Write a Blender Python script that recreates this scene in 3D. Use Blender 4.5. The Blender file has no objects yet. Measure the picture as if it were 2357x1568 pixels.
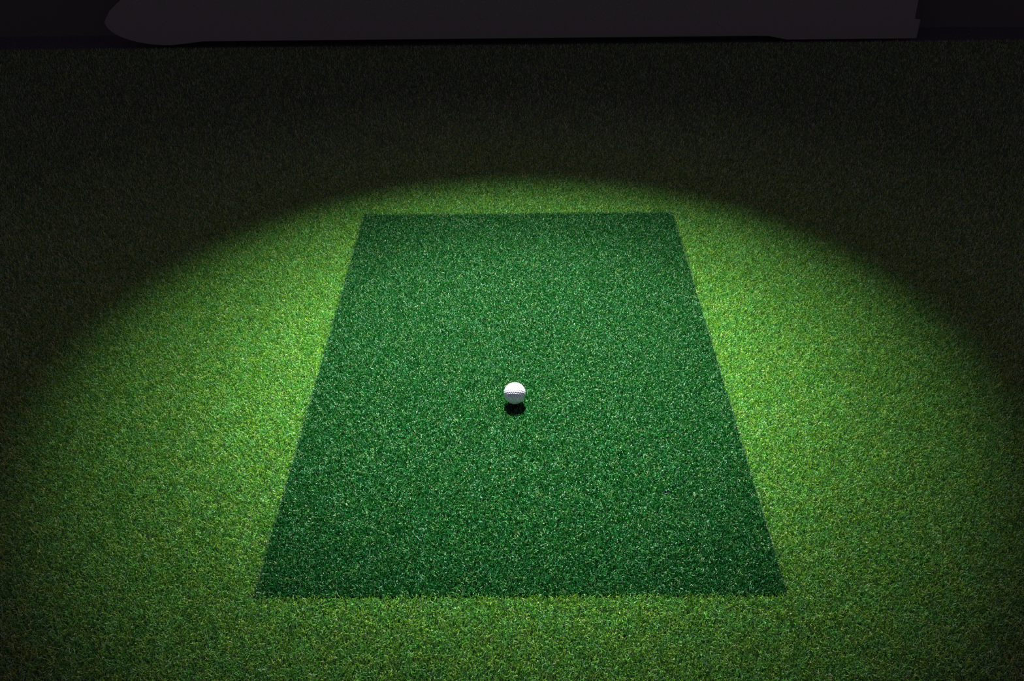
import bpy, bmesh, math
import numpy as np
from mathutils import Vector, Matrix, kdtree

scene = bpy.context.scene
C = scene.collection

# ---------------------------------------------------------------- camera
CAM_H, PITCH, YAW, ROLL = 1.1624, 0.5782, -0.0101, -0.0130
fw = Vector((math.sin(YAW) * math.cos(PITCH), math.cos(YAW) * math.cos(PITCH), -math.sin(PITCH)))
rt0 = Vector((math.cos(YAW), -math.sin(YAW), 0))
up0 = rt0.cross(fw)
rt = rt0 * math.cos(ROLL) + up0 * math.sin(ROLL)
up = -rt0 * math.sin(ROLL) + up0 * math.cos(ROLL)
cd = bpy.data.cameras.new('camera')
cd.lens, cd.sensor_width, cd.sensor_fit = 35.0, 36.0, 'HORIZONTAL'
cd.clip_start = 0.05
cam = bpy.data.objects.new('camera', cd)
C.objects.link(cam)
cam.matrix_world = Matrix(((rt.x, up.x, -fw.x, 0), (rt.y, up.y, -fw.y, 0), (rt.z, up.z, -fw.z, CAM_H), (0, 0, 0, 1)))
scene.camera = cam

# ---------------------------------------------------------------- world: dim night ambience
w = bpy.data.worlds.new('night')
scene.world = w
w.use_nodes = True
wb = w.node_tree.nodes['Background']
wb.inputs[0].default_value = (1.0, 0.46, 1.55, 1)
wb.inputs[1].default_value = 0.125

# ---------------------------------------------------------------- the one lamp over the mat
BALL = Vector((-0.0118, 1.5628, 0.0213))
MATC = Vector((-0.0034, 1.7394, 0))
ELEV = math.radians(58)
LDIST = 4.2
LPOS = BALL + Vector((0.0, math.cos(ELEV), math.sin(ELEV))) * LDIST
AXIS = Vector((-0.005, 1.765, 0))


def beam(name, energy, col, radius, soft, aim=AXIS):
    """One beam of the lamp: hot core, main pool, or weak stray light around it."""
    d = bpy.data.lights.new(name, 'SPOT')
    d.energy, d.color = energy, col
    d.spot_size = 2 * math.atan(radius / (aim - LPOS).length)
    d.spot_blend = 1.0
    d.shadow_soft_size = soft
    o = bpy.data.objects.new(name, d)
    C.objects.link(o)
    o.location = LPOS
    o.scale = (1.0, 0.90, 1.0)      # the lamp throws a slightly flattened beam
    o.rotation_euler = (aim - LPOS).to_track_quat('-Z', 'Y').to_euler()
    return o


beam('lamp_main_beam', 2300, (0.93, 1.0, 0.97), 1.01, 0.018)
beam('lamp_core_beam', 1750, (0.93, 1.0, 0.97), 0.70, 0.018, Vector((-0.005, 1.68, 0)))
beam('lamp_stray_light', 75, (1.0, 0.5, 1.1), 2.1, 0.06)

scene.view_settings.view_transform = 'Standard'
scene.view_settings.look = 'None'
scene.view_settings.exposure = 0.0
scene.view_settings.gamma = 1.0
scene.view_settings.use_curve_mapping = False
scene.cycles.use_denoising = False

# ---------------------------------------------------------------- helpers
def tag(o, label=None, cat=None, group=None, kind=None):
    for k, v in (('label', label), ('category', cat), ('group', group), ('kind', kind)):
        if v:
            o[k] = v
    return o


def link(name, me, mat, parent=None):
    o = bpy.data.objects.new(name, me)
    C.objects.link(o)
    if mat:
        me.materials.append(mat)
    if parent:
        o.parent = parent
        o.matrix_parent_inverse = Matrix.Translation(parent.location).inverted()
    return o


def material(name):
    m = bpy.data.materials.new(name)
    m.use_nodes = True
    nt = m.node_tree
    return m, nt, nt.nodes['Principled BSDF']


def plain(name, col, rough=0.6, spec=0.3, bump=None):
    m, nt, b = material(name)
    b.inputs['Base Color'].default_value = (*col, 1)
    b.inputs['Roughness'].default_value = rough
    b.inputs['Specular IOR Level'].default_value = spec
    if bump:
        n = nt.nodes.new('ShaderNodeTexNoise')
        n.inputs['Scale'].default_value = bump[0]
        n.inputs['Detail'].default_value = 4
        bm_ = nt.nodes.new('ShaderNodeBump')
        bm_.inputs['Strength'].default_value = bump[1]
        bm_.inputs['Distance'].default_value = 0.002
        tc = nt.nodes.new('ShaderNodeTexCoord')
        nt.links.new(tc.outputs['Object'], n.inputs['Vector'])
        nt.links.new(n.outputs['Fac'], bm_.inputs['Height'])
        nt.links.new(bm_.outputs['Normal'], b.inputs['Normal'])
    return m


def blade_material(name, stops, patch_a, patch_b, rough, spec, trans):
    """Each blade takes its own yarn colour from a per-blade value; soft patches vary the dye a little."""
    m, nt, b = material(name)
    N, L = nt.nodes.new, nt.links.new
    at = N('ShaderNodeAttribute')
    at.attribute_name = 'yarn'
    cr = N('ShaderNodeValToRGB')
    e = cr.color_ramp.elements
    while len(e) < len(stops):
        e.new(0.5)
    for el, (p, c) in zip(e, stops):
        el.position = p
        el.color = (*c, 1)
    L(at.outputs['Fac'], cr.inputs['Fac'])
    tc = N('ShaderNodeTexCoord')
    nz = N('ShaderNodeTexNoise')
    nz.inputs['Scale'].default_value = 45
    nz.inputs['Detail'].default_value = 3
    L(tc.outputs['Object'], nz.inputs['Vector'])
    pr = N('ShaderNodeValToRGB')
    pe = pr.color_ramp.elements
    pe[0].position, pe[1].position = 0.38, 0.62
    pe[0].color, pe[1].color = (*patch_a, 1), (*patch_b, 1)
    L(nz.outputs['Fac'], pr.inputs['Fac'])
    mx = N('ShaderNodeMix')
    mx.data_type = 'RGBA'
    mx.blend_type = 'MULTIPLY'
    mx.inputs[0].default_value = 1.0
    L(cr.outputs['Color'], mx.inputs[6])
    L(pr.outputs['Color'], mx.inputs[7])
    L(mx.outputs[2], b.inputs['Base Color'])
    b.inputs['Roughness'].default_value = rough
    b.inputs['Specular IOR Level'].default_value = spec
    tr = N('ShaderNodeBsdfTranslucent')
    L(mx.outputs[2], tr.inputs['Color'])
    ms = N('ShaderNodeMixShader')
    ms.inputs[0].default_value = trans
    L(b.outputs[0], ms.inputs[1])
    L(tr.outputs[0], ms.inputs[2])
    L(ms.outputs[0], nt.nodes['Material Output'].inputs['Surface'])
    return m


def blades(name, xy, z0, length, width, lean, seed):
    """Curled, cut yarn blades: two quads each, one mesh for the whole uncountable pile."""
    r = np.random.default_rng(seed)
    n = len(xy)
    az = r.uniform(0, 2 * np.pi, n)
    tw = az + np.pi / 2 + r.normal(0, 0.5, n)
    h = length * r.uniform(0.78, 1.08, n)
    a1 = np.abs(r.normal(0, lean * 0.5, n))
    a2 = np.clip(a1 + np.abs(r.normal(0, lean, n)), 0, 1.45)
    wd = width * r.uniform(0.7, 1.25, n)
    d = np.stack([np.cos(az), np.sin(az)], 1)
    s = np.stack([np.cos(tw), np.sin(tw), np.zeros(n)], 1) * (wd / 2)[:, None]
    base = np.concatenate([xy, np.full((n, 1), z0)], 1)
    l1, l2 = h * 0.62, h * 0.48
    mid = base + np.concatenate([d * (l1 * np.sin(a1))[:, None], (l1 * np.cos(a1))[:, None]], 1)
    tip = mid + np.concatenate([d * (l2 * np.sin(a2))[:, None], (l2 * np.cos(a2))[:, None]], 1)
    v = np.stack([base - s, base + s, mid - s, mid + s, tip - s * 0.75, tip + s * 0.75], 1).astype(np.float32)
    me = bpy.data.meshes.new(name)
    me.vertices.add(n * 6)
    me.vertices.foreach_set('co', v.ravel())
    o = (np.arange(n) * 6)[:, None]
    idx = np.concatenate([o + np.array([[0, 1, 3, 2]]), o + np.array([[2, 3, 5, 4]])], 1).astype(np.int32)
    me.loops.add(n * 8)
    me.loops.foreach_set('vertex_index', idx.ravel())
    me.polygons.add(n * 2)
    me.polygons.foreach_set('loop_start', np.arange(0, n * 8, 4, dtype=np.int32))
    me.update(calc_edges=True)
    at = me.attributes.new('yarn', 'FLOAT', 'POINT')
    at.data.foreach_set('value', np.repeat(r.random(n).astype(np.float32), 6))
    return me


def jitter_grid(x0, x1, y0, y1, pitch, seed):
    r = np.random.default_rng(seed)
    gx, gy = np.meshgrid(np.arange(x0, x1, pitch), np.arange(y0, y1, pitch))
    p = np.stack([gx.ravel(), gy.ravel()], 1)
    return p + r.uniform(-0.62, 0.62, p.shape) * pitch, r


# ---------------------------------------------------------------- dimensions
MW, MD = 0.8241, 1.3382           # mat
ZF = -0.011                       # top of the backing that carries the pile
MX0, MX1 = MATC.x - MW / 2, MATC.x + MW / 2
MY0, MY1 = MATC.y - MD / 2, MATC.y + MD / 2
HOLE = (0.252, 1.304)

# ---------------------------------------------------------------- setting
floor_m, nt, b = material('turf_backing')
tc = nt.nodes.new('ShaderNodeTexCoord')
nz = nt.nodes.new('ShaderNodeTexNoise')
nz.inputs['Scale'].default_value = 320
nz.inputs['Detail'].default_value = 4
cr = nt.nodes.new('ShaderNodeValToRGB')
cr.color_ramp.elements[0].position, cr.color_ramp.elements[1].position = 0.35, 0.7
cr.color_ramp.elements[0].color = (0.035, 0.06, 0.028, 1)
cr.color_ramp.elements[1].color = (0.085, 0.14, 0.065, 1)
bp = nt.nodes.new('ShaderNodeBump')
bp.inputs['Strength'].default_value = 0.8
bp.inputs['Distance'].default_value = 0.004
nt.links.new(tc.outputs['Object'], nz.inputs['Vector'])
nt.links.new(nz.outputs['Fac'], cr.inputs['Fac'])
nt.links.new(nz.outputs['Fac'], bp.inputs['Height'])
nt.links.new(bp.outputs['Normal'], b.inputs['Normal'])
nt.links.new(cr.outputs['Color'], b.inputs['Base Color'])
b.inputs['Roughness'].default_value = 0.85
b.inputs['Specular IOR Level'].default_value = 0.1


def slab(name, x0, x1, y0, y1, z0, z1, mat, bevel=0.0, parent=None, seg=2):
    bm = bmesh.new()
    bmesh.ops.create_cube(bm, size=1)
    for v in bm.verts:
        v.co = Vector(((x0 + x1) / 2 + v.co.x * (x1 - x0), (y0 + y1) / 2 + v.co.y * (y1 - y0), (z0 + z1) / 2 + v.co.z * (z1 - z0)))
    if bevel:
        bmesh.ops.bevel(bm, geom=list(bm.edges), offset=bevel, segments=seg, affect='EDGES', profile=0.5)
    me = bpy.data.meshes.new(name)
    bm.to_mesh(me)
    bm.free()
    return link(name, me, mat, parent)


tag(slab('floor', -4, 4, -1.5, 4.12, ZF - 0.05, ZF, floor_m), kind='structure')
wall_m = plain('matt_black_wall', (0.075, 0.125, 0.05), 0.9, 0.1, (60, 0.3))
tag(slab('wall_back', -4, 4, 4.12, 4.24, ZF - 0.05, 3.0, wall_m), kind='structure')

# ---------------------------------------------------------------- hanging screen at the far end
scr_m, nt, b = material('screen_fabric')
b.inputs['Base Color'].default_value = (0.155, 0.26, 0.105, 1)
b.inputs['Roughness'].default_value = 0.95
b.inputs['Specular IOR Level'].default_value = 0.1
wv = nt.nodes.new('ShaderNodeTexNoise')
wv.inputs['Scale'].default_value = 900
bp = nt.nodes.new('ShaderNodeBump')
bp.inputs['Strength'].default_value = 0.25
bp.inputs['Distance'].default_value = 0.0005
tc = nt.nodes.new('ShaderNodeTexCoord')
nt.links.new(tc.outputs['Object'], wv.inputs['Vector'])
nt.links.new(wv.outputs['Fac'], bp.inputs['Height'])
nt.links.new(bp.outputs['Normal'], b.inputs['Normal'])
SX0, SX1, STOP = -1.615, 1.565, 2.3


def screen_outline():
    R = 0.17
    pts = []
    # left edge bows in above the rounded corner
    for k in range(13):
        a = math.pi * (1.0 - 0.0) + (math.pi / 2) * k / 12
        pts.append((SX0 + R * 1.4 + R * 1.4 * math.cos(a), 0.002 + 0.095 + 0.093 * math.sin(a)))
    for k in range(41):                          # bottom hem, lifted a little between its ends
        t = k / 40
        x = SX0 + R * 1.4 + 0.06 + t * (SX1 - 0.004 - (SX0 + R * 1.4 + 0.06))
        lift = 0.016 * min(1, max(0, (x + 1.335) / 0.04)) * min(1, max(0, (1.03 - x) / 0.05))
        pts.append((x, 0.002 + lift))
    pts += [(SX1, 0.006), (SX1, 0.074), (SX1 - 0.022, 0.076), (SX1 - 0.028, 0.5), (SX1 - 0.03, STOP)]
    pts += [(-1.30, STOP), (-1.36, 0.6), (-1.42, 0.30), (-1.52, 0.19), (-1.585, 0.14)]
    return pts


bm = bmesh.new()
ol = screen_outline()
f = bm.faces.new([bm.verts.new((x, 3.93, z)) for x, z in ol])
bmesh.ops.triangulate(bm, faces=[f])
r = bmesh.ops.extrude_face_region(bm, geom=list(bm.faces))
bmesh.ops.translate(bm, verts=[g for g in r['geom'] if isinstance(g, bmesh.types.BMVert)], vec=(0, 0.006, 0))
bmesh.ops.recalc_face_normals(bm, faces=list(bm.faces))
me = bpy.data.meshes.new('hanging_screen')
bm.to_mesh(me)
bm.free()
scr = link('hanging_screen', me, scr_m)
tag(scr, 'wide dim grey fabric screen across the dark far end of the turf', 'screen')

# ---------------------------------------------------------------- surrounding turf (uncountable pile)
turf_m = blade_material('turf_yarn', [
    (0.00, (0.030, 0.13, 0.008)), (0.30, (0.07, 0.28, 0.016)), (0.58, (0.15, 0.48, 0.030)),
    (0.82, (0.27, 0.64, 0.085)), (0.95, (0.42, 0.74, 0.20)), (1.0, (0.58, 0.68, 0.36))],
    (0.80, 1.0, 1.15), (1.15, 0.98, 0.7), 0.42, 0.5, 0.22)
p, r = jitter_grid(-2.5, 2.5, 0.5, 3.92, 0.00205, 3)
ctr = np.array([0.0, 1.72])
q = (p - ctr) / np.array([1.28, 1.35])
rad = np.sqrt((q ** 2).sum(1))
keep = np.ones(len(p), bool)
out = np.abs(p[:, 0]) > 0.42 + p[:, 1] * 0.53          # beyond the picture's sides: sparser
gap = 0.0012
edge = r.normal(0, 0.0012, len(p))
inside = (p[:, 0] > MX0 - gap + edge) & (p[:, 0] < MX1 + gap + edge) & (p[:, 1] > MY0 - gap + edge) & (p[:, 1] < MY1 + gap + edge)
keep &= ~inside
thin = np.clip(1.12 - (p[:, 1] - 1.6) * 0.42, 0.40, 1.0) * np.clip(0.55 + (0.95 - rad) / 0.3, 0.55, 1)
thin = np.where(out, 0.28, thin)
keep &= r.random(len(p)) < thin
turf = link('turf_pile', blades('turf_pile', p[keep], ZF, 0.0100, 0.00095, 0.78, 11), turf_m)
tag(turf, 'short yellow-green artificial turf all around the darker mat', 'turf', kind='stuff')

# ---------------------------------------------------------------- hitting mat let into the turf
mat = bpy.data.objects.new('hitting_mat', None)
C.objects.link(mat)
mat.location = (MATC.x, MATC.y, ZF)
mat.empty_display_size = 0.1
tag(mat, 'dark green rectangular hitting mat under the white golf ball', 'mat')
rub = plain('black_rubber', (0.010, 0.011, 0.016), 0.8, 0.1, (500, 0.3))
slab('backing', MX0, MX1, MY0, MY1, ZF, ZF + 0.002, rub, 0.0008, mat)
weave = plain('green_weave', (0.006, 0.05, 0.012), 0.95, 0.02, (700, 0.6))
slab('weave', MX0 + 0.0015, MX1 - 0.0015, MY0 + 0.0015, MY1 - 0.0015, ZF + 0.002, ZF + 0.003, weave, 0, mat)
mat_m = blade_material('mat_yarn', [
    (0.00, (0.001, 0.038, 0.004)), (0.42, (0.005, 0.105, 0.012)), (0.72, (0.018, 0.20, 0.028)),
    (0.88, (0.06, 0.28, 0.065)), (0.94, (0.24, 0.55, 0.24)), (1.0, (0.50, 0.68, 0.42))],
    (0.80, 0.96, 1.0), (1.1, 0.96, 0.7), 0.36, 0.25, 0.2)
p, r = jitter_grid(MX0 + 0.001, MX1 - 0.001, MY0 + 0.001, MY1 - 0.001, 0.00178, 5)
edge = np.abs(r.normal(0, 0.0010, len(p)))
keep = (p[:, 0] > MX0 + edge) & (p[:, 0] < MX1 - edge) & (p[:, 1] > MY0 + edge) & (p[:, 1] < MY1 - edge)
keep &= np.hypot((p[:, 0] - HOLE[0]) / 0.0056, (p[:, 1] - HOLE[1]) / 0.0085) > 1
pile = link('pile', blades('pile', p[keep], ZF + 0.0025, 0.0080, 0.00090, 0.85, 12), mat_m, mat)


def ring(name, x, y, z0, z1, ro, ri, mat_, parent):
    """Small rubber sleeve around the tee hole."""
    bm = bmesh.new()
    n = 32
    prof = [(ri, z0), (ri, z1 - 0.0005), (ri + 0.0004, z1), (ro - 0.0004, z1), (ro, z1 - 0.0005), (ro, z0)]
    rows = [[bm.verts.new((x + a * math.cos(2 * math.pi * k / n), y + a * math.sin(2 * math.pi * k / n), z)) for k in range(n)] for a, z in prof]
    for i in range(len(prof)):
        A, B = rows[i], rows[(i + 1) % len(prof)]
        for k in range(n):
            bm.faces.new((A[k], A[(k + 1) % n], B[(k + 1) % n], B[k]))
    bmesh.ops.recalc_face_normals(bm, faces=list(bm.faces))
    me = bpy.data.meshes.new(name)
    bm.to_mesh(me)
    bm.free()
    return link(name, me, mat_, parent)


hole_m = plain('navy_rubber', (0.004, 0.005, 0.012), 0.9, 0.05)
th = ring('tee_hole', HOLE[0], HOLE[1], ZF + 0.002, -0.0058, 0.0058, 0.0028, hole_m, mat)
th['label'] = 'tiny dark tee hole'

# ---------------------------------------------------------------- golf ball with moulded dimples
R = 0.021335


def geodesic(freq):
    bm = bmesh.new()
    bmesh.ops.create_icosphere(bm, subdivisions=1, radius=1)
    out = {}
    for f in bm.faces:
        a, b_, c = [v.co.copy() for v in f.verts]
        for i in range(freq + 1):
            for j in range(freq + 1 - i):
                v = (a * i + b_ * j + c * (freq - i - j)).normalized()
                out[(round(v.x, 4), round(v.y, 4), round(v.z, 4))] = v
    bm.free()
    return list(out.values())


cents = geodesic(6)
kd = kdtree.KDTree(len(cents))
for i, c in enumerate(cents):
    kd.insert(c, i)
kd.balance()
bm = bmesh.new()
bmesh.ops.create_icosphere(bm, subdivisions=7, radius=1)
DR = 0.089
DEPTH = 0.00042
for v in bm.verts:
    n = v.co.normalized()
    _, _, d = kd.find(n)
    k = 0.0
    if d < DR:
        k = 1 - (d / DR) ** 2
        k = k * (1.0 if d < DR * 0.9 else 1.0)
    v.co = n * (R - DEPTH * k)
for f in bm.faces:
    f.smooth = True
me = bpy.data.meshes.new('golf_ball')
bm.to_mesh(me)
bm.free()
ball_m = plain('white_urethane', (0.72, 0.73, 0.76), 0.30, 0.5)
ball = link('golf_ball', me, ball_m)
ball.location = (BALL.x, BALL.y, R - 0.0012)
ball.rotation_euler = (0.35, 0.18, 0.5)
tag(ball, 'white dimpled golf ball resting on the middle of the dark green mat', 'golf ball')
